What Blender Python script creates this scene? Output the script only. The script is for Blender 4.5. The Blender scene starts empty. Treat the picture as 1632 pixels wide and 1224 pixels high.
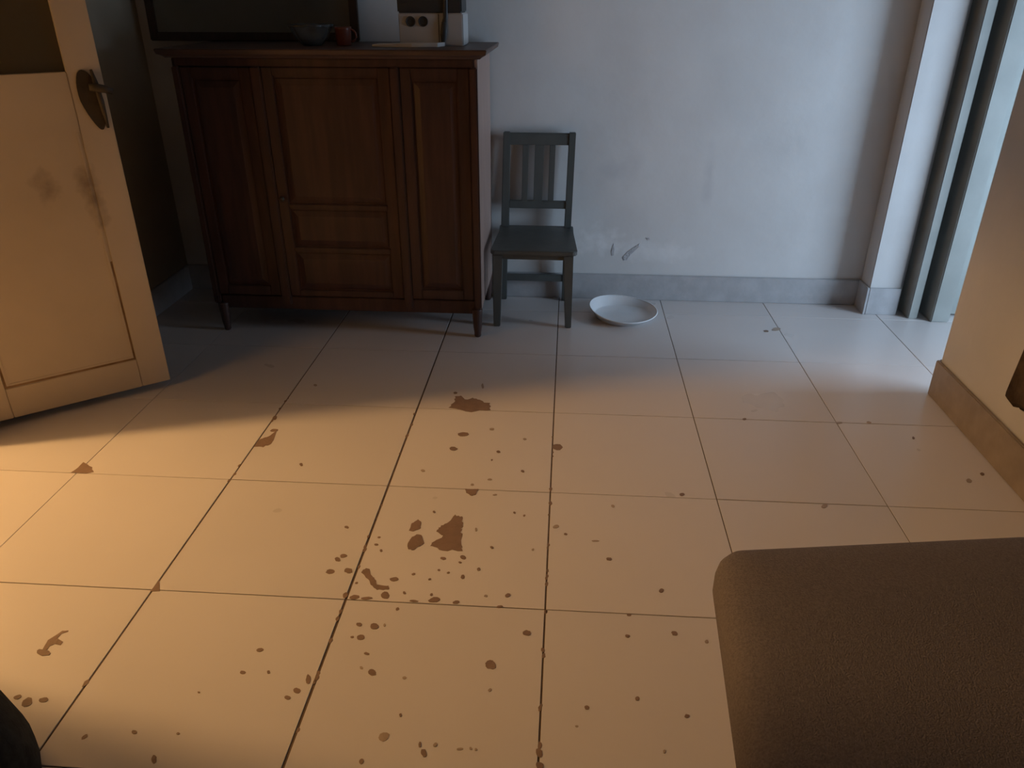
import bpy, bmesh, math, random
from mathutils import Vector, Matrix
random.seed(7)
S = bpy.context.scene
COL = S.collection

# ------------------------------------------------------------------ camera
F_PX, W_PX, H_PX = 1223.26, 1632, 1224
YAW, PITCH, ROLL = -0.0701, 0.4704, -0.0004
CAM = Vector((0.0185, -1.4378, 1.354))
fw = Vector((math.sin(YAW)*math.cos(PITCH), math.cos(YAW)*math.cos(PITCH), -math.sin(PITCH)))
rt0 = Vector((math.cos(YAW), -math.sin(YAW), 0)); dn0 = fw.cross(rt0)
rt = math.cos(ROLL)*rt0 + math.sin(ROLL)*dn0
dn = -math.sin(ROLL)*rt0 + math.cos(ROLL)*dn0
cam_d = bpy.data.cameras.new('camera'); cam = bpy.data.objects.new('camera', cam_d); COL.objects.link(cam)
cam_d.sensor_width = 36; cam_d.lens = F_PX/W_PX*36; cam_d.clip_start = 0.05
cam.matrix_world = Matrix(((rt.x, -dn.x, -fw.x, CAM.x), (rt.y, -dn.y, -fw.y, CAM.y), (rt.z, -dn.z, -fw.z, CAM.z), (0, 0, 0, 1)))
S.camera = cam

def floor_at(u, v, z=0.0):
    d = fw + rt*((u-816)/F_PX) + dn*((v-612)/F_PX)
    return CAM + d*((z-CAM.z)/d.z)
def wall_at(u, v, y):
    d = fw + rt*((u-816)/F_PX) + dn*((v-612)/F_PX)
    return CAM + d*((y-CAM.y)/d.y)

# ------------------------------------------------------------------ world, lights, exposure
w = bpy.data.worlds.new('world'); S.world = w; w.use_nodes = True
bg = w.node_tree.nodes['Background']; bg.inputs[0].default_value = (0.62, 0.74, 1.0, 1); bg.inputs[1].default_value = 0.6

ld = bpy.data.lights.new('daylight_window', 'AREA'); ld.shape = 'RECTANGLE'; ld.size = 1.15; ld.size_y = 1.55
ld.energy = 74; ld.color = (0.56, 0.76, 1.0)
day = bpy.data.objects.new('daylight_window', ld); COL.objects.link(day)
day.location = (3.22, 0.80, 0.86); day.rotation_euler = (math.radians(90), 0, math.radians(90))

BULB = Vector((-3.40, 0.18, 2.80))
lb = bpy.data.lights.new('ceiling_bulb_light', 'POINT'); lb.energy = 300; lb.color = (1.0, 0.555, 0.20); lb.shadow_soft_size = 0.09
bulb_l = bpy.data.objects.new('ceiling_bulb_light', lb); COL.objects.link(bulb_l); bulb_l.location = BULB

vs = S.view_settings
vs.view_transform = 'Standard'; vs.look = 'None'; vs.gamma = 1.0; vs.use_curve_mapping = False; vs.exposure = 0.0

# ------------------------------------------------------------------ material helpers
def mat(name, col, rough=0.6, col2=None, scale=6.0, stretch=(1, 1, 1), bump=0.0, bump_scale=None, spec=0.5, metal=0.0,
        detail=5.0, rand=0.0, contrast=(0.35, 0.65), smears=(), coat=0.0, world_co=False, rough2=None):
    m = bpy.data.materials.new(name); m.use_nodes = True
    nt = m.node_tree; N = nt.nodes; L = nt.links
    b = N['Principled BSDF']
    b.inputs['Roughness'].default_value = rough; b.inputs['Metallic'].default_value = metal
    b.inputs['Specular IOR Level'].default_value = spec
    if coat: b.inputs['Coat Weight'].default_value = coat
    tc = N.new('ShaderNodeTexCoord'); mp = N.new('ShaderNodeMapping'); mp.inputs['Scale'].default_value = stretch
    src = tc.outputs['Object']
    if world_co:
        g = N.new('ShaderNodeNewGeometry'); src = g.outputs['Position']
    L.new(src, mp.inputs['Vector'])
    nz = N.new('ShaderNodeTexNoise'); nz.inputs['Scale'].default_value = scale; nz.inputs['Detail'].default_value = detail
    L.new(mp.outputs[0], nz.inputs['Vector'])
    ramp = N.new('ShaderNodeValToRGB')
    ramp.color_ramp.elements[0].position = contrast[0]; ramp.color_ramp.elements[1].position = contrast[1]
    ramp.color_ramp.elements[0].color = (*col, 1); ramp.color_ramp.elements[1].color = (*(col2 or col), 1)
    L.new(nz.outputs['Fac'], ramp.inputs[0])
    out = ramp.outputs[0]
    if rough2 is not None:
        mr = N.new('ShaderNodeMapRange'); mr.inputs['To Min'].default_value = rough; mr.inputs['To Max'].default_value = rough2
        mr.inputs['From Min'].default_value = 0.1; mr.inputs['From Max'].default_value = 0.9
        L.new(nz.outputs['Fac'], mr.inputs['Value']); L.new(mr.outputs[0], b.inputs['Roughness'])
    if rand:
        oi = N.new('ShaderNodeObjectInfo'); mr = N.new('ShaderNodeMapRange')
        mr.inputs['To Min'].default_value = 1-rand; mr.inputs['To Max'].default_value = 1+rand*0.4
        L.new(oi.outputs['Random'], mr.inputs['Value'])
        mx = N.new('ShaderNodeVectorMath'); mx.operation = 'SCALE'
        L.new(out, mx.inputs[0]); L.new(mr.outputs[0], mx.inputs['Scale']); out = mx.outputs[0]
    for (cx, cy, cz), (rx, ry, rz), sc, strength, noise_sc in smears:
        # a dirt mark with a shape of its own: ellipsoid falloff broken up by noise
        geo = N.new('ShaderNodeNewGeometry'); sub = N.new('ShaderNodeVectorMath'); sub.operation = 'SUBTRACT'
        sub.inputs[1].default_value = (cx, cy, cz); L.new(geo.outputs['Position'], sub.inputs[0])
        dv = N.new('ShaderNodeVectorMath'); dv.operation = 'DIVIDE'; dv.inputs[1].default_value = (rx, ry, rz); L.new(sub.outputs[0], dv.inputs[0])
        ln = N.new('ShaderNodeVectorMath'); ln.operation = 'LENGTH'; L.new(dv.outputs[0], ln.inputs[0])
        n2 = N.new('ShaderNodeTexNoise'); n2.inputs['Scale'].default_value = noise_sc; n2.inputs['Detail'].default_value = 4
        L.new(geo.outputs['Position'], n2.inputs['Vector'])
        ad = N.new('ShaderNodeMath'); ad.operation = 'MULTIPLY_ADD'; ad.inputs[1].default_value = 2.2; L.new(n2.outputs['Fac'], ad.inputs[0]); 
        L.new(ln.outputs['Value'], ad.inputs[2])
        mr = N.new('ShaderNodeMapRange'); mr.inputs['From Min'].default_value = 2.0; mr.inputs['From Max'].default_value = 1.1
        mr.inputs['To Min'].default_value = 0; mr.inputs['To Max'].default_value = strength; L.new(ad.outputs[0], mr.inputs['Value'])
        mix = N.new('ShaderNodeMix'); mix.data_type = 'RGBA'
        L.new(mr.outputs[0], mix.inputs[0]); L.new(out, mix.inputs[6]); mix.inputs[7].default_value = (*sc, 1); out = mix.outputs[2]
    L.new(out, b.inputs['Base Color'])
    if bump:
        nb = N.new('ShaderNodeTexNoise'); nb.inputs['Scale'].default_value = bump_scale or scale*4; nb.inputs['Detail'].default_value = 6
        L.new(mp.outputs[0], nb.inputs['Vector'])
        bp = N.new('ShaderNodeBump'); bp.inputs['Strength'].default_value = bump; bp.inputs['Distance'].default_value = 0.01
        L.new(nb.outputs['Fac'], bp.inputs['Height']); L.new(bp.outputs[0], b.inputs['Normal'])
    return m

def tile_mat():
    m = mat('marble_tile', (0.655, 0.61, 0.59), 0.24, (0.69, 0.645, 0.625), 3.1, bump=0.02, bump_scale=9, rand=0.05, detail=3, world_co=True, rough2=0.36, contrast=(0.15, 0.85))
    return m

M = {}
WALL_Y = 2.195
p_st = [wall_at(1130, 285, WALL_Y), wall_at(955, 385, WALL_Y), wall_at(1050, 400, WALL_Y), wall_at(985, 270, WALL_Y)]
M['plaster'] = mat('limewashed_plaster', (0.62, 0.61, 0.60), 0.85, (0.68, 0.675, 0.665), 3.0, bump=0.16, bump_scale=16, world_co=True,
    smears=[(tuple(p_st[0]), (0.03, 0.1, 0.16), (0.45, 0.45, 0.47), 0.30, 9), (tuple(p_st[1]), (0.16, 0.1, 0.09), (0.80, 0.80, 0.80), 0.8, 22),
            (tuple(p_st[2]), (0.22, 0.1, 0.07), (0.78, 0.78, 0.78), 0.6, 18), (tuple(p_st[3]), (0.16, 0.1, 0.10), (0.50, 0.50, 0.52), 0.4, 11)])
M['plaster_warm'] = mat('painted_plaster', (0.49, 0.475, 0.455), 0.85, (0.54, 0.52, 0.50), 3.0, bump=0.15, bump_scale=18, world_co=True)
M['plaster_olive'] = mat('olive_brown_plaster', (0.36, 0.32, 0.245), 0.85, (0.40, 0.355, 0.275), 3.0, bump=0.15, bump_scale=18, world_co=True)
M['ceiling'] = mat('ceiling_paint', (0.40, 0.39, 0.38), 0.9, (0.43, 0.42, 0.41), 2.0)
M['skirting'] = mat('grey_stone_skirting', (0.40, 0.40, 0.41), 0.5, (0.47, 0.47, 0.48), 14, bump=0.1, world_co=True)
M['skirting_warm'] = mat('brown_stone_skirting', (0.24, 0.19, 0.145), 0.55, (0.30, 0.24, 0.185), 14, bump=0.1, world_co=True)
M['tile'] = tile_mat()
M['grout'] = mat('dirty_grout', (0.10, 0.065, 0.042), 0.9, (0.15, 0.10, 0.065), 30, bump=0.3)
M['mud'] = mat('dried_mud', (0.215, 0.140, 0.098), 0.6, (0.255, 0.165, 0.115), 30, bump=0.2, world_co=True)
M['mud_faint'] = mat('faint_mud', (0.34, 0.26, 0.20), 0.5, (0.40, 0.31, 0.24), 40, world_co=True)
M['chair'] = mat('dark_grey_green_paint', (0.080, 0.087, 0.082), 0.5, (0.105, 0.112, 0.105), 9, stretch=(1, 1, 0.3), bump=0.08)
M['cab'] = mat('red_brown_varnished_wood', (0.052, 0.029, 0.024), 0.40, (0.078, 0.040, 0.032), 5, stretch=(7, 7, 0.7), bump=0.06, spec=0.4)
M['cab_daylit'] = mat('daylit_side_wood', (0.30, 0.20, 0.165), 0.5, (0.36, 0.25, 0.21), 5, stretch=(5, 5, 0.6), bump=0.06)  # cabinet wood made paler and pinkish: daylight on the right side, put into the colour
M['cab_top'] = mat('dark_varnished_top', (0.075, 0.045, 0.036), 0.45, (0.10, 0.062, 0.05), 4, stretch=(0.8, 7, 7), spec=0.4)
M['door'] = mat('cream_gloss_paint', (0.60, 0.51, 0.40), 0.42, (0.66, 0.565, 0.45), 3.0, bump=0.06, bump_scale=10, world_co=True,
    smears=[((-1.56, 1.03, 0.74), (0.05, 0.05, 0.13), (0.20, 0.14, 0.09), 0.7, 16), ((-1.66, 0.95, 0.80), (0.05, 0.05, 0.07), (0.24, 0.17, 0.11), 0.6, 20)])
M['door_grime'] = mat('grimy_moulding', (0.20, 0.115, 0.05), 0.7, (0.34, 0.22, 0.12), 18, world_co=True)
M['frame'] = mat('pale_green_grey_paint', (0.29, 0.305, 0.285), 0.5, (0.335, 0.35, 0.33), 6, bump=0.08, world_co=True)
M['bronze'] = mat('tarnished_bronze', (0.055, 0.040, 0.026), 0.55, (0.08, 0.060, 0.038), 20, metal=0.2, bump=0.15)
M['iron'] = mat('dull_iron', (0.08, 0.075, 0.07), 0.5, (0.11, 0.10, 0.09), 20, metal=0.7)
M['fabric'] = mat('brown_woven_upholstery', (0.16, 0.140, 0.145), 0.95, (0.215, 0.19, 0.195), 260, bump=0.5, bump_scale=420, spec=0.15, detail=2)
M['fabric2'] = mat('brown_piping', (0.13, 0.085, 0.055), 0.95, (0.16, 0.105, 0.07), 200, spec=0.1)
M['darkwood'] = mat('dark_wood', (0.05, 0.03, 0.02), 0.5, (0.07, 0.04, 0.027), 8, stretch=(6, 6, 0.8))
M['white'] = mat('white_plastic', (0.42, 0.42, 0.42), 0.5, (0.46, 0.46, 0.46), 8, bump=0.02)
M['black'] = mat('black_plastic', (0.030, 0.033, 0.035), 0.45, (0.038, 0.041, 0.043), 10)
M['enamel'] = mat('white_enamel', (0.66, 0.68, 0.70), 0.35, (0.70, 0.72, 0.74), 8, bump=0.03)
M['paper'] = mat('creased_paper', (0.55, 0.54, 0.53), 0.85, (0.62, 0.61, 0.60), 12, bump=0.3)
M['cloth_dark'] = mat('dark_navy_cloth', (0.035, 0.038, 0.036), 0.95, (0.055, 0.058, 0.055), 40, bump=0.5, bump_scale=120, spec=0.1)
M['leather'] = mat('tan_leather', (0.22, 0.085, 0.025), 0.6, (0.28, 0.115, 0.035), 30, bump=0.2)
M['bag_brown'] = mat('dark_brown_cloth', (0.040, 0.024, 0.013), 0.95, (0.085, 0.055, 0.030), 14, bump=0.5, bump_scale=90, spec=0.1)
M['redmug'] = mat('brown_red_ceramic', (0.13, 0.035, 0.022), 0.35, (0.16, 0.045, 0.028), 8)
M['gouge_shade'] = mat('gouge_shade_plaster', (0.42, 0.41, 0.42), 0.95, (0.50, 0.49, 0.50), 30, bump=0.5)  # darker plaster colour that carries the shade inside the gouges

def glass_mat(name, col, rough, trans):
    m = bpy.data.materials.new(name); m.use_nodes = True; nt = m.node_tree; b = nt.nodes['Principled BSDF']
    nz = nt.nodes.new('ShaderNodeTexNoise'); nz.inputs['Scale'].default_value = 60
    bp = nt.nodes.new('ShaderNodeBump'); bp.inputs['Strength'].default_value = 0.08
    nt.links.new(nz.outputs['Fac'], bp.inputs['Height']); nt.links.new(bp.outputs[0], b.inputs['Normal'])
    b.inputs['Base Color'].default_value = (*col, 1); b.inputs['Roughness'].default_value = rough; b.inputs['Transmission Weight'].default_value = trans
    return m
M['frosted'] = glass_mat('dusty_frosted_glass', (0.17, 0.135, 0.08), 0.45, 0.55)
M['bowlglass'] = glass_mat('cut_glass', (0.55, 0.56, 0.55), 0.10, 0.92)
M['darkglass'] = mat('dark_picture_glass', (0.20, 0.19, 0.155), 0.5, (0.24, 0.23, 0.19), 2)

# ------------------------------------------------------------------ mesh helpers
def link(o, parent=None):
    COL.objects.link(o)
    if parent: o.parent = parent
    return o
def bm_obj(name, bm, m, parent=None, smooth=False, bevel=0.0, seg=2, loc=None, recalc=True):
    me = bpy.data.meshes.new(name)
    if recalc: bmesh.ops.recalc_face_normals(bm, faces=bm.faces)
    if bevel:
        es = [e for e in bm.edges if len(e.link_faces) == 2 and e.calc_face_angle(0) > 0.6]
        bmesh.ops.bevel(bm, geom=es, offset=bevel, segments=seg, affect='EDGES', clamp_overlap=True)
    bm.to_mesh(me); bm.free()
    me.materials.append(M[m] if isinstance(m, str) else m)
    if smooth:
        for p in me.polygons: p.use_smooth = True
    o = bpy.data.objects.new(name, me); link(o, parent)
    if loc: o.location = loc
    return o
def box(bm, x0, x1, y0, y1, z0, z1):
    vs_ = [bm.verts.new(c) for c in ((x0,y0,z0),(x1,y0,z0),(x1,y1,z0),(x0,y1,z0),(x0,y0,z1),(x1,y0,z1),(x1,y1,z1),(x0,y1,z1))]
    for f in ((0,3,2,1),(4,5,6,7),(0,1,5,4),(1,2,6,5),(2,3,7,6),(3,0,4,7)): bm.faces.new([vs_[i] for i in f])
    return vs_
def boxo(name, dims, m, parent=None, bevel=0.0, seg=2):
    bm = bmesh.new(); box(bm, *dims); return bm_obj(name, bm, m, parent, bevel=bevel, seg=seg)
def loft(bm, rings, cap=True):
    prev = None; rr = []
    for r in rings:
        cur = [bm.verts.new(c) for c in r]; rr.append(cur)
        if prev:
            n = len(cur)
            for i in range(n): bm.faces.new((prev[i], prev[(i+1) % n], cur[(i+1) % n], cur[i]))
        prev = cur
    if cap: bm.faces.new(rr[0][::-1]); bm.faces.new(rr[-1])
def lathe(bm, prof, n=40, cx=0, cy=0, jig=None, cap=True):
    rings = []
    for r, z in prof:
        ring = []
        for k in range(n):
            a = 2*math.pi*k/n; q = jig(a, r, z) if jig else (r, z)
            ring.append((cx+q[0]*math.cos(a), cy+q[0]*math.sin(a), q[1]))
        rings.append(ring)
    loft(bm, rings, cap)
def tube(bm, pts, r, n=10, cap=True):
    pts = [Vector(p) for p in pts]; rings = []
    for i, p in enumerate(pts):
        t = (pts[min(i+1, len(pts)-1)]-pts[max(i-1, 0)]).normalized()
        a = t.cross(Vector((0, 0, 1)) if abs(t.z) < 0.9 else Vector((1, 0, 0))).normalized(); b_ = t.cross(a)
        rad = r[i] if isinstance(r, (list, tuple)) else r
        rings.append([p+(a*math.cos(2*math.pi*k/n)+b_*math.sin(2*math.pi*k/n))*rad for k in range(n)])
    loft(bm, rings, cap)
def empty(name, loc, rz=0.0):
    o = bpy.data.objects.new(name, None); o.location = loc; o.rotation_euler = (0, 0, rz); o.empty_display_size = 0.1; COL.objects.link(o); return o
def tag(o, label, cat, group=None):
    o['label'] = label; o['category'] = cat
    if group: o['group'] = group
    return o
def struct(o, label=None, cat=None):
    o['kind'] = 'structure'
    if label: o['label'] = label
    if cat: o['category'] = cat
    return o

CEIL = 3.05
# ------------------------------------------------------------------ floor: slab + individual tiles
T = 0.5
floor = struct(boxo('floor', (-4.6, 3.5, -2.6, 2.6, -0.08, -0.0022), 'grout'), 'pale marble floor tiles with dark dirty joints and brown spots', 'floor')
gapx = {-4: 0.0016, -3: 0.0018, -2: 0.0045, -1: 0.0062, 0: 0.0042, 1: 0.0030, 2: 0.0028, 3: 0.0026}
cache = {}
for i in range(-9, 7):
    for j in range(-5, 5):
        gl, gr = gapx.get(i, 0.003)/2, gapx.get(i+1, 0.003)/2
        gy = 0.0024/2
        wx, wy = T-gl-gr, T-2*gy
        key = (round(wx, 4), round(wy, 4))
        if key not in cache:
            bm = bmesh.new(); box(bm, -wx/2, wx/2, -wy/2, wy/2, -0.012, 0)
            es = [e for e in bm.edges if all(abs(v.co.z) < 1e-6 for v in e.verts)]
            bmesh.ops.bevel(bm, geom=es, offset=0.0007, segments=1, affect='EDGES')
            me = bpy.data.meshes.new('tile'); bm.to_mesh(me); bm.free(); me.materials.append(M['tile']); cache[key] = me
        o = bpy.data.objects.new('tile', cache[key]); link(o, floor)
        o.location = (i*T+gl+wx/2, j*T+T/2, random.uniform(-0.0003, 0))
        o.rotation_euler = (random.uniform(-6e-4, 6e-4), random.uniform(-6e-4, 6e-4), 0)

# ------------------------------------------------------------------ walls
bm = bmesh.new(); box(bm, -1.893, 1.59, WALL_Y, WALL_Y+0.15, 0, CEIL); wall_back = struct(bm_obj('wall_back', bm, 'plaster'), 'off-white plaster back wall with scuffs and peeling patches', 'wall')
bm = bmesh.new(); box(bm, 1.448, 1.590, 2.076, WALL_Y-0.001, 0, CEIL); wp = struct(bm_obj('wall_pier', bm, 'plaster', bevel=0.004), 'off-white wall pier beside the door frame', 'wall')
bm = bmesh.new()   # wall with the lit doorway: far part, near part, lintel
box(bm, -2.12, -1.972, 0.69, 1.25, 0, CEIL); box(bm, -2.12, -1.893, 1.25, 2.345, 0, CEIL)
box(bm, -2.12, -1.972, -2.5, -0.23, 0, CEIL); box(bm, -2.12, -1.972, -0.23, 0.69, 2.31, CEIL)
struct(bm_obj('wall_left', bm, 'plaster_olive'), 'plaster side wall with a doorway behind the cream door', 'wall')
bm = bmesh.new(); box(bm, -2.13, -1.965, 0.60, 0.69, 0, 2.31); box(bm, -2.13, -1.965, -0.23, -0.15, 0, 2.31); box(bm, -2.13, -1.965, -0.15, 0.60, 2.23, 2.31)
struct(bm_obj('trim_1', bm, 'door', bevel=0.004), 'cream frame of the lit doorway', 'door frame')
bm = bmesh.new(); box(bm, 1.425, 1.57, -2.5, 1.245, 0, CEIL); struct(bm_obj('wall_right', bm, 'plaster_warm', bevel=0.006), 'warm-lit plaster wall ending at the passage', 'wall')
struct(boxo('wall_front', (-2.12, 3.35, -2.62, -2.5, 0, CEIL), 'plaster_warm'))
struct(boxo('ceiling', (-4.6, 3.5, -2.62, 2.6, CEIL, CEIL+0.1), 'ceiling'))
# neighbouring room with the bulb
bm = bmesh.new(); box(bm, -4.5, -4.35, -1.6, 2.0, 0, CEIL); box(bm, -4.35, -2.12, 1.85, 2.0, 0, CEIL); box(bm, -4.35, -2.12, -1.6, -1.45, 0, CEIL)
struct(bm_obj('wall_neighbour', bm, 'plaster_warm'))
# passage: end wall beyond the door, window wall
struct(boxo('wall_passage', (1.591, 3.35, 2.15, 2.30, 0, CEIL), 'plaster'))
bm = bmesh.new(); Y0, Y1, Z0, Z1 = 0.225, 1.375, 0.08, 1.64
box(bm, 3.25, 3.40, -2.5, Y0, 0, CEIL); box(bm, 3.25, 3.40, Y1, 2.15, 0, CEIL); box(bm, 3.25, 3.40, Y0, Y1, 0, Z0); box(bm, 3.25, 3.40, Y0, Y1, Z1, CEIL)
struct(bm_obj('wall_window', bm, 'plaster'))
win = bmesh.new()
for a in ((Y0, Y0+.05, Z0, Z1), (Y1-.05, Y1, Z0, Z1), (Y0+.05, Y1-.05, Z0, Z0+.05), (Y0+.05, Y1-.05, Z1-.05, Z1), ((Y0+Y1)/2-.025, (Y0+Y1)/2+.025, Z0+.05, Z1-.05)):
    box(win, 3.30, 3.35, *a)
struct(bm_obj('window_1', win, 'frame'))

# skirtings
struct(boxo('baseboard_back', (-1.893, 1.448, WALL_Y-0.013, WALL_Y, 0, 0.128), 'skirting', bevel=0.003), 'grey stone skirting along the back wall', 'skirting')
bm = bmesh.new(); box(bm, 1.436, 1.448, 2.064, WALL_Y-0.013, 0, 0.13); box(bm, 1.448, 1.590, 2.064, 2.076, 0, 0.13)
struct(bm_obj('baseboard_pier', bm, 'skirting', bevel=0.002), 'grey stone skirting wrapping the wall pier', 'skirting')
bm = bmesh.new(); box(bm, 1.411, 1.425, -2.5, 1.25, 0, 0.142); box(bm, 1.425, 1.575, 1.245, 1.257, 0, 0.142)
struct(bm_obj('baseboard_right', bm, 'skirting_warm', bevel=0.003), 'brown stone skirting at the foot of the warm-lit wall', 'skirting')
struct(boxo('baseboard_left', (-1.893, -1.881, 1.25, WALL_Y-0.013, 0, 0.128), 'skirting', bevel=0.003))

# stepped door frame and pale door at the passage
bm = bmesh.new(); box(bm, 1.630, 1.672, 2.022, 2.149, 0, 2.3)
struct(bm_obj('trim_2', bm, 'frame', bevel=0.004), 'narrow pale green-grey door casing post', 'door frame')
bm = bmesh.new(); box(bm, 1.718, 1.80, 1.985, 2.149, 0, 2.3)
bm2 = bm
struct(bm_obj('trim_3', bm2, 'frame', bevel=0.005), 'wide pale green-grey door jamb nearest the passage', 'door frame')
d2 = struct(empty('door_2', (1.80, 2.07, 0)), 'pale painted passage door', 'door')
for nm, dd in (('stile', (0.002, 0.10, 0, 0.04, 0.01, 2.0)), ('stile', (0.70, 0.80, 0, 0.04, 0.01, 2.0)), ('rail', (0.10, 0.70, 0, 0.04, 0.01, 0.2)),
               ('rail', (0.10, 0.70, 0, 0.04, 0.95, 1.08)), ('rail', (0.10, 0.70, 0, 0.04, 1.88, 2.0)), ('panel', (0.10, 0.70, 0.012, 0.03, 0.2, 0.95)), ('panel', (0.10, 0.70, 0.012, 0.03, 1.08, 1.88))):
    boxo(nm, dd, 'frame', d2, bevel=0.002)

# ------------------------------------------------------------------ open cream door (local x = from free edge to hinge, y = thickness away from the room)
ang = math.atan2(-0.6315, -0.7754)
door = struct(empty('door_1', (-1.477, 1.104, 0.0), ang), 'open cream painted door with dark glass pane and worn handle plate', 'door')
# local +y for this rotation points toward camera side or away: rotate(+90) of dir = (0.6315,-0.7754) -> camera side; thickness goes to -y
TH = -0.036; ZB, ZT = 0.03, 2.2; Wd = 0.604
stl = boxo('stile', (0, 0.100, TH, 0, ZB, ZT), 'door', door, bevel=0.002)
boxo('stile', (0.522, Wd, TH, 0, ZB, ZT), 'door', door, bevel=0.002)
boxo('rail', (0.1005, 0.5215, TH, 0, ZB, 0.142), 'door', door, bevel=0.002)
boxo('rail', (0.1005, 0.5215, TH, 0, 0.955, 1.135), 'door', door, bevel=0.002)
boxo('rail', (0.1005, 0.5215, TH, 0, 2.09, ZT), 'door', door, bevel=0.002)
boxo('panel', (0.1005, 0.5215, -0.030, -0.0035, 0.142, 0.955), 'door', door)
bm = bmesh.new(); 
for dd in ((0.1005, 0.107, 0.142, 0.52), (0.515, 0.5215, 0.142, 0.955), (0.107, 0.515, 0.142, 0.150)):
    box(bm, dd[0], dd[1], -0.0038, -0.0026, dd[2], dd[3])
bm_obj('moulding', bm, 'door_grime', door)
bm = bmesh.new()
box(bm, 0.107, 0.115, -0.004, -0.0012, 0.150, 0.954); box(bm, 0.507, 0.515, -0.004, -0.0012, 0.150, 0.954); box(bm, 0.115, 0.507, -0.004, -0.0012, 0.150, 0.158)
bm_obj('moulding', bm, 'door', door, bevel=0.001)
boxo('glass_pane', (0.1005, 0.5215, -0.024, -0.018, 1.135, 2.09), 'frosted', door)
# handle: leaf-shaped back plate, spindle, lever over the edge
hd = None
bm = bmesh.new(); prof = []
for k in range(28):
    t = 2*math.pi*k/28; z = 1.048+0.092*math.sin(t); x = 0.046+0.034*math.cos(t)*(1-0.35*max(0, -math.sin(t)))-0.012*math.sin(-t)*0.9
    prof.append((x, z))
loft(bm, [[(x, 0.0005, z) for x, z in prof], [(x, 0.005, z) for x, z in prof]])
hd = bm_obj('handle', bm, 'bronze', door, bevel=0.001); hd['label'] = 'dark leaf-shaped handle plate'
bm = bmesh.new(); tube(bm, [(0.035, 0.004, 1.088), (0.035, 0.03, 1.088)], 0.010); bm_obj('spindle', bm, 'bronze', hd, smooth=True)
bm = bmesh.new(); tube(bm, [(0.050, 0.032, 1.090), (0.030, 0.035, 1.088), (0.005, 0.034, 1.082), (-0.014, 0.030, 1.074)], [0.011, 0.013, 0.012, 0.010], 12); bm_obj('lever', bm, 'bronze', hd, smooth=True)
bm = bmesh.new(); tube(bm, [(0.030, 0.006, 1.14), (0.026, 0.012, 1.10), (0.022, 0.014, 1.04), (0.018, 0.008, 0.962)], [0.004, 0.008, 0.009, 0.004], 8); bm_obj('latch', bm, 'bronze', hd, smooth=True)
for z in (0.25, 1.75):
    bm = bmesh.new(); tube(bm, [(Wd+0.003, -0.004, z), (Wd+0.003, -0.004, z+0.09)], 0.006); bm_obj('hinge', bm, 'iron', door, smooth=True)

# ------------------------------------------------------------------ bulb in the neighbouring room
lamp = tag(empty('pendant_bulb', (BULB.x, BULB.y, BULB.z)), 'bare bulb hanging in the next room beyond the doorway', 'lamp')
bm = bmesh.new(); lathe(bm, [(0.012, 0.16), (0.02, 0.15), (0.022, 0.10), (0.019, 0.085)], 16); bm_obj('socket', bm, 'black', lamp, smooth=True)
bm = bmesh.new(); tube(bm, [(0, 0, 0.155), (0, 0, CEIL-BULB.z)], 0.003, 8); bm_obj('cord', bm, 'black', lamp)

# ------------------------------------------------------------------ cabinet
CX0, CX1, CY0, CY1 = -1.522, -0.332, 1.662, 2.165
cab = tag(empty('cabinet', ((CX0+CX1)/2, (CY0+CY1)/2, 0)), 'tall dark red-brown wooden cabinet with panelled doors on short legs', 'cabinet')
cab.matrix_basis = Matrix.Translation(cab.location)
ox, oy = cab.location.x, cab.location.y
def cpart(name, x0, x1, y0, y1, z0, z1, m='cab', bevel=0.003, parent=None):
    return boxo(name, (x0-ox, x1-ox, y0-oy, y1-oy, z0, z1), m, parent or cab, bevel=bevel)
cpart('body', CX0+0.012, CX1-0.014, CY0+0.022, CY1, 0.125, 1.135)
cpart('side_panel', CX1-0.014, CX1, CY0+0.012, CY1, 0.125, 1.135, 'cab_daylit')
cpart('side_panel', CX0, CX0+0.012, CY0+0.012, CY1, 0.125, 1.135)
bm = bmesh.new()
rings = []
for z, e in ((1.135, 0.012), (1.142, 0.020), (1.150, 0.036), (1.164, 0.040), (1.168, 0.037)):
    rings.append([(CX0-e-ox, CY0-e*0.8-oy, z), (CX1+e-ox, CY0-e*0.8-oy, z), (CX1+e-ox, CY1+0.004-oy, z), (CX0-e-ox, CY1+0.004-oy, z)])
loft(bm, rings); bm_obj('top', bm, 'cab_top', cab, bevel=0.0)
cpart('plinth_rail', CX0+0.03, CX1-0.03, CY0+0.012, CY0+0.034, 0.105, 0.165)
cpart('top_rail', CX0+0.012, CX1-0.014, CY0+0.004, CY0+0.022, 1.105, 1.135)
for x0, x1 in ((CX0, CX0+0.028), (-1.212, -1.172), (-0.668, -0.632), (CX1-0.03, CX1)):
    cpart('pilaster', x0, x1, CY0-0.002, CY0+0.0215, 0.13, 1.105, bevel=0.005)
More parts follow.
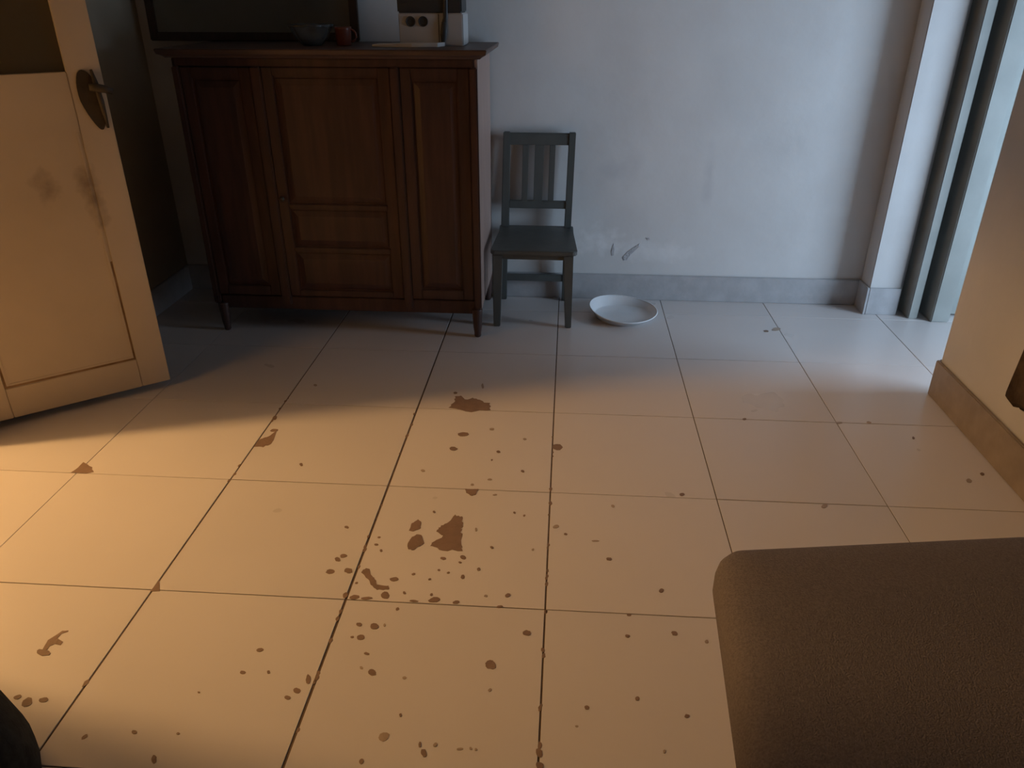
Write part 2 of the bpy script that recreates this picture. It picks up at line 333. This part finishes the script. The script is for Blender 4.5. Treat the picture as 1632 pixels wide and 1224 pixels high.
def cab_door(x0, x1, panels, knob=None):
    z0, z1 = 0.172, 1.102; y0 = CY0+0.004
    d = cpart('door', x0+0.002, x1-0.002, y0+0.010, y0+0.0175, z0, z1)
    s = 0.045
    cpart('frame', x0+0.002, x0+s, y0, y0+0.010, z0, z1, parent=d); cpart('frame', x1-s, x1-0.002, y0, y0+0.010, z0, z1, parent=d)
    zs = [z0]+[p for p in panels]+[z1]
    # rails
    edges = [(z0, panels[0][0])]+[(panels[k][1], panels[k+1][0]) for k in range(len(panels)-1)]+[(panels[-1][1], z1)]
    for a, b_ in edges: cpart('rail', x0+s, x1-s, y0, y0+0.010, a, b_, parent=d)
    for a, b_ in panels:
        bm = bmesh.new(); r = []
        for off, yy in ((0.006, 0.010), (0.010, 0.0075), (0.030, 0.0015), (0.032, 0.0010)):
            r.append([(x0+s+off-ox, y0+yy-oy, a+off), (x1-s-off-ox, y0+yy-oy, a+off), (x1-s-off-ox, y0+yy-oy, b_-off), (x0+s+off-ox, y0+yy-oy, b_-off)])
        loft(bm, r); bm_obj('panel', bm, 'cab', d)
    if knob:
        kx, kz = knob; bm = bmesh.new(); pr = [(0.004, 0.0), (0.004, 0.010), (0.010, 0.014), (0.011, 0.019), (0.007, 0.024), (0.001, 0.025)]
        loft(bm, [[(kx-ox+rr*math.cos(2*math.pi*k/14), y0-hh-oy, kz+rr*math.sin(2*math.pi*k/14)) for k in range(14)] for rr, hh in pr])
        bm_obj('knob', bm, 'bronze', d, smooth=True)
cab_door(CX0+0.028, -1.212, [(0.215, 1.06)])
cab_door(-1.172, -0.668, [(0.20, 0.372), (0.392, 0.556), (0.576, 1.07)], (-1.148, 0.60))
cab_door(-0.632, CX1-0.03, [(0.215, 1.06)])
for lx in (CX0+0.034, CX1-0.02):
    for ly in (CY0+0.012, CY1-0.03):
        bm = bmesh.new(); lathe(bm, [(0.012, 0.0), (0.015, 0.006), (0.015, 0.02), (0.019, 0.045), (0.021, 0.09), (0.0225, 0.125), (0.0225, 0.13)], 16, lx-ox, ly-oy)
        bm_obj('leg', bm, 'cab', cab, smooth=True)

# ------------------------------------------------------------------ chair
chair = tag(empty('small_chair', (-0.115, 1.97, 0)), 'small dark grey-green wooden chair with slatted back against the wall', 'chair')
def ch(name, pts_lo, pts_hi, bevel=0.003):   # tapered bar: two quads
    bm = bmesh.new(); loft(bm, [[(x+0.115, y-1.97, z) for x, y, z in pts_lo], [(x+0.115, y-1.97, z) for x, y, z in pts_hi]]); return bm_obj(name, bm, 'chair', chair, bevel=bevel)
def q(x0, x1, y0, y1, z): return [(x0, y0, z), (x1, y0, z), (x1, y1, z), (x0, y1, z)]
# seat, slightly rising to the back and widening to the front
SF, SB = 0.362, 0.374
bm = bmesh.new(); lo, hi = [], []
out = [(-0.291, 2.150), (-0.288, 2.05), (-0.303, 1.80), (-0.300, 1.785), (-0.288, 1.776), (0.060, 1.776), (0.072, 1.785), (0.075, 1.80), (0.058, 2.05), (0.056, 2.150)]
for x, y in out:
    z = SF+(SB-SF)*(y-1.776)/0.374; lo.append((x+0.115, y-1.97, z-0.020)); hi.append((x+0.115, y-1.97, z))
loft(bm, [lo, hi]); bm_obj('seat', bm, 'chair', chair, bevel=0.003)
ch('leg', q(-0.293, -0.263, 1.792, 1.820, 0.0), q(-0.295, -0.250, 1.787, 1.830, 0.341))
ch('leg', q(0.032, 0.060, 1.792, 1.820, 0.0), q(0.014, 0.059, 1.787, 1.830, 0.341))
# rear legs run up into the back posts
ch('leg', q(-0.288, -0.260, 2.140, 2.168, 0.0), q(-0.283, -0.252, 2.122, 2.149, 0.3495)); ch('leg', q(0.012, 0.040, 2.140, 2.168, 0.0), q(0.014, 0.045, 2.122, 2.149, 0.3495))
ch('back_post', q(-0.283, -0.246, 2.118, 2.147, 0.3735), q(-0.272, -0.241, 2.138, 2.164, 0.80)); ch('back_post', q(0.014, 0.046, 2.118, 2.147, 0.3735), q(0.023, 0.054, 2.138, 2.164, 0.80))
for nm, x0, x1, z0, z1 in (('top_rail', -0.244, 0.026, 0.745, 0.796), ('lower_rail', -0.246, 0.020, 0.460, 0.495)):
    yy0 = 2.120+0.020*(z0-0.37)/0.43; yy1 = 2.120+0.020*(z1-0.37)/0.43
    ch(nm, q(x0, x1, yy0+.002, yy0+0.022, z0), q(x0, x1, yy1+.002, yy1+0.022, z1))
for x0, x1 in ((-0.186, -0.159), (-0.131, -0.090), (-0.064, -0.038)):
    ch('slat', q(x0-.002, x1-.002, 2.1295, 2.1405, 0.4945), q(x0+.002, x1+.002, 2.141, 2.152, 0.7455), 0.002)
ch('apron', q(-0.250, 0.014, 1.795, 1.813, 0.318), q(-0.250, 0.014, 1.795, 1.813, 0.342), 0.001)
ch('apron', q(-0.252, 0.014, 2.125, 2.145, 0.318), q(-0.252, 0.014, 2.125, 2.145, 0.349), 0.001)
for x0 in (-0.285, 0.028): ch('apron', q(x0, x0+0.018, 1.828, 2.124, 0.310), q(x0, x0+0.018, 1.828, 2.124, 0.344), 0.001)
ch('stretcher', q(-0.262, 0.016, 2.138, 2.156, 0.100), q(-0.262, 0.016, 2.137, 2.155, 0.133), 0.002)

# ------------------------------------------------------------------ shallow white tray on the floor
bc = (0.301, 1.958)
def jig(a, r, z):
    k = 1+0.03*math.sin(3*a+0.6)*(r > 0.11)+0.02*math.sin(2*a+1.9)
    return (r*k, z*(1+0.35*math.cos(a-2.4)*(z > 0.012)) if z > 0.012 else z)
tray = tag(empty('round_tray', (bc[0], bc[1], 0)), 'shallow round white enamel tray lying on the floor by the skirting', 'tray')
bm = bmesh.new(); lathe(bm, [(0.122, 0.0005), (0.128, 0.003), (0.150, 0.036), (0.154, 0.038), (0.156, 0.035), (0.152, 0.0345), (0.131, 0.010), (0.124, 0.006), (0.06, 0.0055)][::1], 56, jig=jig)
bm_obj('tray_body', bm, 'enamel', tray, smooth=True)
bm = bmesh.new(); n = 56
rg = []
for rr in (0.0035, 0.0):
    pass
pts = [(0.1545*(1+0.03*math.sin(3*a+0.6)+0.02*math.sin(2*a+1.9))*math.cos(a), 0.1545*(1+0.03*math.sin(3*a+0.6)+0.02*math.sin(2*a+1.9))*math.sin(a), 0.0375*(1+0.35*math.cos(a-2.4))) for a in [2*math.pi*k/n for k in range(n+1)]]
tube(bm, pts, 0.0032, 6, cap=False); bm_obj('rim', bm, 'enamel', tray, smooth=True)

# ------------------------------------------------------------------ padded stool in the foreground
pA = floor_at(1150, 872, 0.45)
st = tag(empty('padded_stool', (0.62, -0.60, 0)), 'brown woven-fabric padded stool seat with rounded corners in the foreground', 'stool')
sx, sy = 0.62, -0.60
def seat_ring(inset, z, n=9):
    # trapezoid, far edge rotated, corner radius r
    P = [Vector((0.314, -0.282)), Vector((0.955, -0.190)), Vector((1.00, -0.93)), Vector((0.270, -0.93))]
    c = sum(P, Vector((0, 0)))/4; out = []
    R = 0.060
    for k in range(4):
        a, b_, d = P[k-1], P[k], P[(k+1) % 4]
        e1 = (a-b_).normalized(); e2 = (d-b_).normalized()
        half = e1.angle(e2)/2; bis = (e1+e2).normalized()
        r = max(R-inset, 0.012)
        cen = b_+bis*(R/math.sin(half)) if inset <= R-0.012 else b_+bis*((inset+r)/math.sin(half))
        t1 = -Vector((-e1.y, e1.x)); t2 = Vector((-e2.y, e2.x))
        n1 = t1 if t1.dot(bis) < 0 else -t1; n2 = t2 if t2.dot(bis) < 0 else -t2
        for i in range(n):
            f = i/(n-1); v = (n1*(1-f)+n2*f).normalized()
            out.append((cen.x+v.x*r-sx, cen.y+v.y*r-sy, z))
    return out
bm = bmesh.new()
prof = [(0.012, 0.352), (0.003, 0.358), (0.0, 0.372), (0.0, 0.405), (0.004, 0.425), (0.014, 0.440), (0.030, 0.450), (0.060, 0.457), (0.12, 0.462), (0.20, 0.465)]
loft(bm, [seat_ring(i_, z_) for i_, z_ in prof]); bm_obj('cushion', bm, 'fabric', st, smooth=True)
bm = bmesh.new(); r1 = [seat_ring(0.05, 0.318), seat_ring(0.05, 0.352)]; loft(bm, r1); bm_obj('seat_frame', bm, 'darkwood', st)
for lx, ly in ((0.50, -0.44), (0.86, -0.40), (0.88, -0.84), (0.44, -0.84)):
    bm = bmesh.new(); lathe(bm, [(0.014, 0), (0.016, 0.01), (0.022, 0.318)], 14, lx-sx, ly-sy); bm_obj('leg', bm, 'darkwood', st, smooth=True)

# ------------------------------------------------------------------ things on the cabinet
ZC = 1.1685
bx = tag(empty('socket_box', (-0.535, 1.90, ZC)), 'white plastic box with two dark round sockets on the cabinet', 'appliance')
boxo('case', (-0.128, 0.128, -0.03, 0.13, 0.0, 0.118), 'white', bx, bevel=0.004)
for px_ in (-0.080, -0.030):
    bm = bmesh.new(); rings = []
    for rr, yy in ((0.019, -0.0302), (0.019, -0.034), (0.0165, -0.034), (0.015, -0.0312)):
        rings.append([(px_+rr*math.cos(2*math.pi*k/24), yy, 0.088+rr*math.sin(2*math.pi*k/24)) for k in range(24)])
    loft(bm, rings); bm_obj('socket', bm, 'black', bx, smooth=False)
boxo('front_seam', (0.030, 0.033, -0.0312, -0.0301, 0.004, 0.114), 'black', bx)
db = tag(empty('black_box', (-0.535, 1.90, ZC+0.1182)), 'black box standing on top of the white socket box', 'appliance')
boxo('case', (-0.130, 0.124, -0.034, 0.12, 0.0, 0.10), 'black', db, bevel=0.005)
boxo('lid', (-0.132, 0.126, -0.036, 0.122, 0.100, 0.116), 'black', db, bevel=0.004)
cb = tag(empty('black_cable', (-0.505, 1.8650, ZC)), 'black cable with a plug hanging in front of the white socket box', 'cable')
bm = bmesh.new(); tube(bm, [(0.030, 0.0, 0.225), (0.031, -0.002, 0.18), (0.030, 0.001, 0.13), (0.028, 0.003, 0.10), (0.024, 0.002, 0.085)], 0.009, 10); bm_obj('cord', bm, 'black', cb, smooth=True)
bm = bmesh.new(); tube(bm, [(0.024, 0.000, 0.086), (0.022, -0.003, 0.060), (0.019, -0.003, 0.040), (0.017, 0.002, 0.016), (0.017, 0.004, 0.002)], [0.010, 0.0118, 0.0118, 0.008, 0.005], 12); bm_obj('plug', bm, 'black', cb, smooth=True); cb.scale = (1, 0.45, 1)
bm = bmesh.new(); pr = [(-0.76, 1.80), (-0.60, 1.785), (-0.50, 1.80), (-0.48, 1.86), (-0.62, 1.862), (-0.75, 1.86)]
loft(bm, [[(x+0.6, y-1.82, 0.0) for x, y in pr], [(x+0.6, y-1.82, 0.010+0.004*math.sin(9*x)) for x, y in pr]])
pp = bm_obj('paper_stack', bm, 'paper', None, bevel=0.001, loc=(-0.6, 1.82, ZC)); tag(pp, 'thin creased white papers lying in front of the white socket box', 'paper')
bw = tag(empty('glass_bowl', (-1.015, 1.86, ZC)), 'cut-glass bowl catching the light on the cabinet', 'bowl')
def jb(a, r, z): return (r*(1+0.035*math.cos(12*a)*(z > 0.01)), z)
bm = bmesh.new(); lathe(bm, [(0.035, 0.0), (0.04, 0.004), (0.065, 0.030), (0.085, 0.068), (0.090, 0.078), (0.087, 0.078), (0.080, 0.066), (0.058, 0.030), (0.03, 0.010)], 72, jig=jb); bm_obj('bowl', bm, 'bowlglass', bw, smooth=True)
bm = bmesh.new(); lathe(bm, [(0.033, 0.0), (0.037, 0.003), (0.038, 0.004)], 40); bm_obj('foot', bm, 'bowlglass', bw)
mg = tag(empty('ceramic_cup', (-0.888, 1.865, ZC)), 'brown-red ceramic cup beside the glass bowl', 'cup')
bm = bmesh.new(); lathe(bm, [(0.026, 0.0), (0.030, 0.004), (0.032, 0.06), (0.034, 0.068), (0.031, 0.068), (0.028, 0.058), (0.026, 0.008)], 32); bm_obj('cup', bm, 'redmug', mg, smooth=True)
bm = bmesh.new(); tube(bm, [(0.030+0.022*math.sin(t), 0.0, 0.036+0.022*math.cos(t)) for t in [math.pi*k/10 for k in range(11)]], 0.004, 8); bm_obj('handle', bm, 'redmug', mg, smooth=True)
# framed picture standing on the cabinet, leaning on the wall
pf = tag(empty('framed_picture', (-1.36, 2.160, ZC)), 'large dark framed picture standing on the cabinet against the wall', 'picture')
pf.rotation_euler = (math.radians(-2.0), 0, 0)
fw_ = 0.93; hh_ = 0.66; b_ = 0.035
for nm, dd in (('frame', (-fw_/2, -fw_/2+b_, -0.028, 0, 0, hh_)), ('frame', (fw_/2-b_, fw_/2, -0.028, 0, 0, hh_)), ('frame', (-fw_/2+b_, fw_/2-b_, -0.028, 0, 0, b_)), ('frame', (-fw_/2+b_, fw_/2-b_, -0.028, 0, hh_-b_, hh_))):
    boxo(nm, dd, 'darkwood', pf, bevel=0.004)
boxo('glass', (-fw_/2+b_, fw_/2-b_, -0.016, -0.006, b_, hh_-b_), 'darkglass', pf)

# ------------------------------------------------------------------ bag hanging on the right wall, dark bag at the lower left
hb = tag(empty('cloth_bag', (1.400, 0.55, 0.25)), 'dark brown cloth bag hanging low on the warm-lit wall', 'bag')
bm = bmesh.new(); rings = []
for z, half, th, dy in ((0.0, 0.165, 0.010, 0.012), (0.012, 0.205, 0.020, 0.006), (0.05, 0.205, 0.024, 0.0), (0.13, 0.196, 0.022, 0.0), (0.24, 0.186, 0.018, 0.0), (0.32, 0.176, 0.012, 0.0)):
    ring = []
    for k in range(28):
        a = 2*math.pi*k/28; cx_ = math.copysign(abs(math.cos(a))**0.5, math.cos(a)); sx_ = math.copysign(abs(math.sin(a))**0.7, math.sin(a))
        ring.append((sx_*th-0.002+0.003*math.sin(5*a), cx_*half+dy, z+(0.012*math.sin(4*a+1) if z < 0.02 else 0)))
    rings.append(ring)
loft(bm, rings); bm_obj('bag_body', bm, 'bag_brown', hb, smooth=True)
bm = bmesh.new(); tube(bm, [(0.0, 0.15, 0.31), (0.008, 0.09, 0.44), (0.012, 0.0, 0.55), (0.008, -0.09, 0.44), (0.0, -0.15, 0.31)], 0.006, 8); bm_obj('strap', bm, 'bag_brown', hb, smooth=True)
bm = bmesh.new(); tube(bm, [(-0.01, 0, 0.545), (0.024, 0, 0.54)], 0.003, 8); bm_obj('nail', bm, 'iron', hb)

sb = tag(empty('slouched_bag', (-1.168, -0.625, 0)), 'dark cloth bag with tan leather handle slouched on the floor near the doorway', 'bag')
bm = bmesh.new(); rings = []
for z, r in ((0.0, 0.20), (0.015, 0.235), (0.08, 0.248), (0.16, 0.235), (0.23, 0.20), (0.28, 0.14), (0.30, 0.06)):
    rings.append([(r*(1+0.05*math.sin(3*a+z*9)+0.03*math.sin(7*a))*math.cos(a), r*0.85*(1+0.05*math.sin(2*a+z*6))*math.sin(a), z) for a in [2*math.pi*k/40 for k in range(40)]])
loft(bm, rings); bm_obj('bag_body', bm, 'cloth_dark', sb, smooth=True)
bm = bmesh.new(); tube(bm, [(-0.15, 0.02, 0.26), (-0.11, 0.07, 0.31), (-0.03, 0.10, 0.325), (0.05, 0.07, 0.305), (0.09, 0.03, 0.27)], 0.012, 10); bm_obj('handle', bm, 'leather', sb, smooth=True)

# ------------------------------------------------------------------ brown stains on the floor (parts of the floor), traced as directions onto the ground plane
def stain_poly(pts, m='mud', h=0.0006, sub=4, wob=0.20):
    P = [floor_at(u, v) for u, v in pts]; P = [Vector((p.x, p.y)) for p in P]
    c = sum(P, Vector((0, 0)))/len(P); size = max((p-c).length for p in P)
    out = []
    for k, p in enumerate(P):
        nx = P[(k+1) % len(P)]
        for s in range(sub):
            qv = p.lerp(nx, s/sub); d = (qv-c); d = d.normalized() if d.length > 1e-6 else Vector((1, 0))
            out.append(qv-c+d*random.uniform(-wob, wob)*size*0.25)
    area = sum(out[k].x*out[(k+1) % len(out)].y-out[(k+1) % len(out)].x*out[k].y for k in range(len(out)))
    if area < 0: out.reverse()
    bm = bmesh.new()
    h = random.uniform(0.0004, 0.0010)
    loft(bm, [[(x, y, 0) for x, y in out], [(x, y, h) for x, y in out]])
    bm.normal_update()
    bmesh.ops.triangulate(bm, faces=[f_ for f_ in bm.faces if len(f_.verts) > 4])
    o = bm_obj('mud_stain', bm, m, floor, recalc=False); o.location = (c.x, c.y, 0.0001); return o
def stain(u, v, rx, ry, m='mud', rot=0.0, n=11):
    pts = []; ph = random.uniform(0, 6)
    for k in range(n):
        a = 2*math.pi*k/n; rr = 1+0.16*math.sin(2*a+ph)+random.uniform(-0.12, 0.12)
        x, y = rx*math.cos(a)*rr, ry*math.sin(a)*rr
        pts.append((u+x*math.cos(rot)-y*math.sin(rot), v+x*math.sin(rot)+y*math.cos(rot)))
    stain_poly(pts, m, sub=2, wob=0.08)
cA = lambda p: (480+p[0]/3.06, 560+p[1]/3.06)
for poly in ([(720,275),(745,245),(752,222),(780,216),(800,235),(835,228),(875,235),(890,250),(922,252),(920,285),(830,295)],
             [(750,800),(785,805),(788,850),(780,870),(788,890),(782,935),(786,972),(690,970),(635,950),(635,935),(660,920),(685,910),(690,895),(665,880),(675,855),(710,840)],
             [(525,875),(540,840),(570,820),(586,830),(582,862),(545,880)], [(520,965),(520,935),(540,905),(570,892),(590,900),(600,935),(570,955),(545,970)],
             [(295,1080),(315,1055),(335,1065),(340,1090),(360,1110),(370,1140),(430,1145),(428,1162),(370,1165),(340,1135),(320,1105)],
             [(805,690),(800,672),(865,672),(850,700),(830,705)]):
    stain_poly([cA(p) for p in poly])
for x, y, a, b_ in [(790,405,22,12),(742,475,18,10),(962,490,10,6),(1080,585,8,6),(1250,468,28,14),(222,858,10,7),(207,998,16,10),(178,1015,16,10),(142,1075,24,10),(230,1070,18,14),(455,1112,20,12),(380,907,7,5),(367,943,9,6),(390,972,8,6),(648,783,6,6),(693,1010,13,8),(790,1005,16,9),(775,1030,7,5),(865,1063,9,7),(788,1100,11,9),(718,1080,7,5),(672,1067,8,5),(548,1087,9,6),(627,1112,7,5),(503,1178,8,6),(1008,1190,13,10),(900,1193,7,6),(635,1187,7,6),(930,957,9,6),(1040,787,5,6),(1088,801,6,5),(1290,892,8,6),(1502,1013,12,8),(752,203,9,6),(270,1130,7,6),(650,1212,30,12),(410,1190,22,16),(320,1205,25,8),(260,1200,22,12),(215,1190,12,14),(0,552,9,7),(930,530,5,4)]:
    u, v = cA((x, y)); stain(u, v, a/3.06, b_/3.06)
for x, y, a, b_ in [(853,870,6,8),(1130,967,6,6),(1243,855,16,9),(1435,925,16,5),(1520,755,9,6),(920,625,10,5),(945,700,10,4),(835,650,10,5),(593,582,12,5),(885,170,7,12),(70,165,8,6),(1090,428,8,6),(930,380,14,5)]:
    u, v = cA((x, y)); stain(u, v, a/3.06, b_/3.06, 'mud_faint')
cB = lambda x, y: (380+x/2.04, 840+y/2.04)
for x, y, a, b_ in [(392,317,9,7),(442,323,16,9),(398,359,14,8),(370,358,5,4),(417,412,8,5),(435,473,12,12),(820,448,17,16),(938,345,12,10),(990,400,7,7),(1265,355,7,6),(1418,346,11,7),(1375,207,9,6),(1270,286,7,5),(1205,104,9,4),(70,400,11,6),(98,472,6,5),(15,474,8,5),(227,495,9,14),(190,532,11,9),(160,555,9,8),(517,267,6,5),(603,735,10,12),(590,708,5,8),(400,762,8,8),(527,612,5,5),(1133,587,9,6),(1297,558,8,6),(978,735,12,14),(980,775,14,10),(708,245,12,5),(570,241,14,4),(850,259,10,4)]:
    u, v = cB(x, y); stain(u, v, a/2.04, b_/2.04)
for x, y, a, b_ in [(473,682,20,13),(1458,613,6,5),(1100,648,5,4),(540,490,6,5),(805,224,5,4),(475,319,4,4),(755,720,5,4),(772,724,5,4),(720,722,9,5),(640,708,7,7),(818,530,6,5),(1385,730,5,5),(400,458,6,5),(1522,372,5,5)]:
    u, v = cB(x, y); stain(u, v, a/2.04, b_/2.04, 'mud_faint')
cC = lambda x, y: (x/3.78, 900+y/3.78)
for x, y, a, b_, r_ in [(1463,650,16,12,0),(1198,770,7,6,0),(262,815,28,17,-.3),(163,830,34,26,-.3),(105,798,22,14,-.3),(510,1038,28,9,-.6),(810,1010,17,13,-.6),(1073,1018,9,8,0),(928,1172,17,22,0),(262,530,40,22,.1)]:
    u, v = cC(x, y); stain(u, v, a/3.78, b_/3.78, rot=r_)
stain_poly([cC(*p) for p in [(412,397),(375,400),(330,430),(290,455),(268,490),(255,515),(285,512),(300,490),(330,478),(365,485),(380,465),(345,445),(372,415),(410,404)]], sub=2, wob=0.05)
stain_poly([cC(*p) for p in [(905,162),(960,92),(963,160)]], wob=0.05)
stain_poly([(114,753),(133,737),(146,745),(149,752),(138,755)]); stain_poly([(404,713),(414,700),(430,695),(441,686),(433,707),(420,712)]); stain(438, 666, 4, 3); stain(437, 686, 6, 2.5)
cD = lambda x, y: (1080+x/1.69, 500+y/1.69)
for x, y, a, b_ in [(435,294,8,3),(635,335,4,3),(515,293,7,3),(395,518,8,5),(785,450,7,6),(820,432,6,4),(265,42,12,4),(238,47,6,3),(78,884,5,4),(25,1084,6,5),(12,487,6,5),(180,284,5,3)]:
    u, v = cD(x, y); stain(u, v, a/1.69, b_/1.69, 'mud_faint' if a > 6 else 'mud')
# crumbs of dirt along the worst joints
def joint_dirt(x, y0, y1, n):
    for k in range(n):
        y = random.uniform(y0, y1); r = random.uniform(0.003, 0.0065)
        pts = [(r*math.cos(a)*random.uniform(.6, 1.1), 2.0*r*math.sin(a)*random.uniform(.6, 1.1)) for a in [2*math.pi*i/9 for i in range(9)]]
        bm = bmesh.new(); loft(bm, [[(p[0], p[1], 0) for p in pts], [(p[0]*.9, p[1]*.9, 0.0006) for p in pts]])
        o = bm_obj('mud_stain', bm, 'mud', floor, recalc=False); o.location = (x+random.uniform(-0.003, 0.003), y, 0.0001)
joint_dirt(-0.5, -0.6, 1.0, 16); joint_dirt(0.0, -0.6, 0.9, 20); joint_dirt(-1.0, -0.3, 1.2, 8)

# ------------------------------------------------------------------ gouges in the back wall plaster, their shade painted as thin darker patches (parts of the wall)
def shaded_gouge(pts, m='gouge_shade'):
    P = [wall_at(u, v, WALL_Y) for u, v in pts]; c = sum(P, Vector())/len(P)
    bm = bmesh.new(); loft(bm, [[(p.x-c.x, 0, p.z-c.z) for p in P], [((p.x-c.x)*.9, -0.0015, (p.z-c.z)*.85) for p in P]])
    o = bm_obj('gouge_shade_patch', bm, m, wall_back); o.location = (c.x, WALL_Y-0.0002, c.z)
cE = lambda p: (880+p[0]/6.12, 340+p[1]/6.12)
shaded_gouge([cE(p) for p in [(855,290),(850,325),(815,355),(770,400),(730,455),(690,462),(680,430),(730,375),(790,330)]])
shaded_gouge([cE(p) for p in [(600,290),(608,350),(600,410),(580,415),(575,370),(588,320)]])
shaded_gouge([cE(p) for p in [(910,235),(950,240),(955,258),(930,262)]])
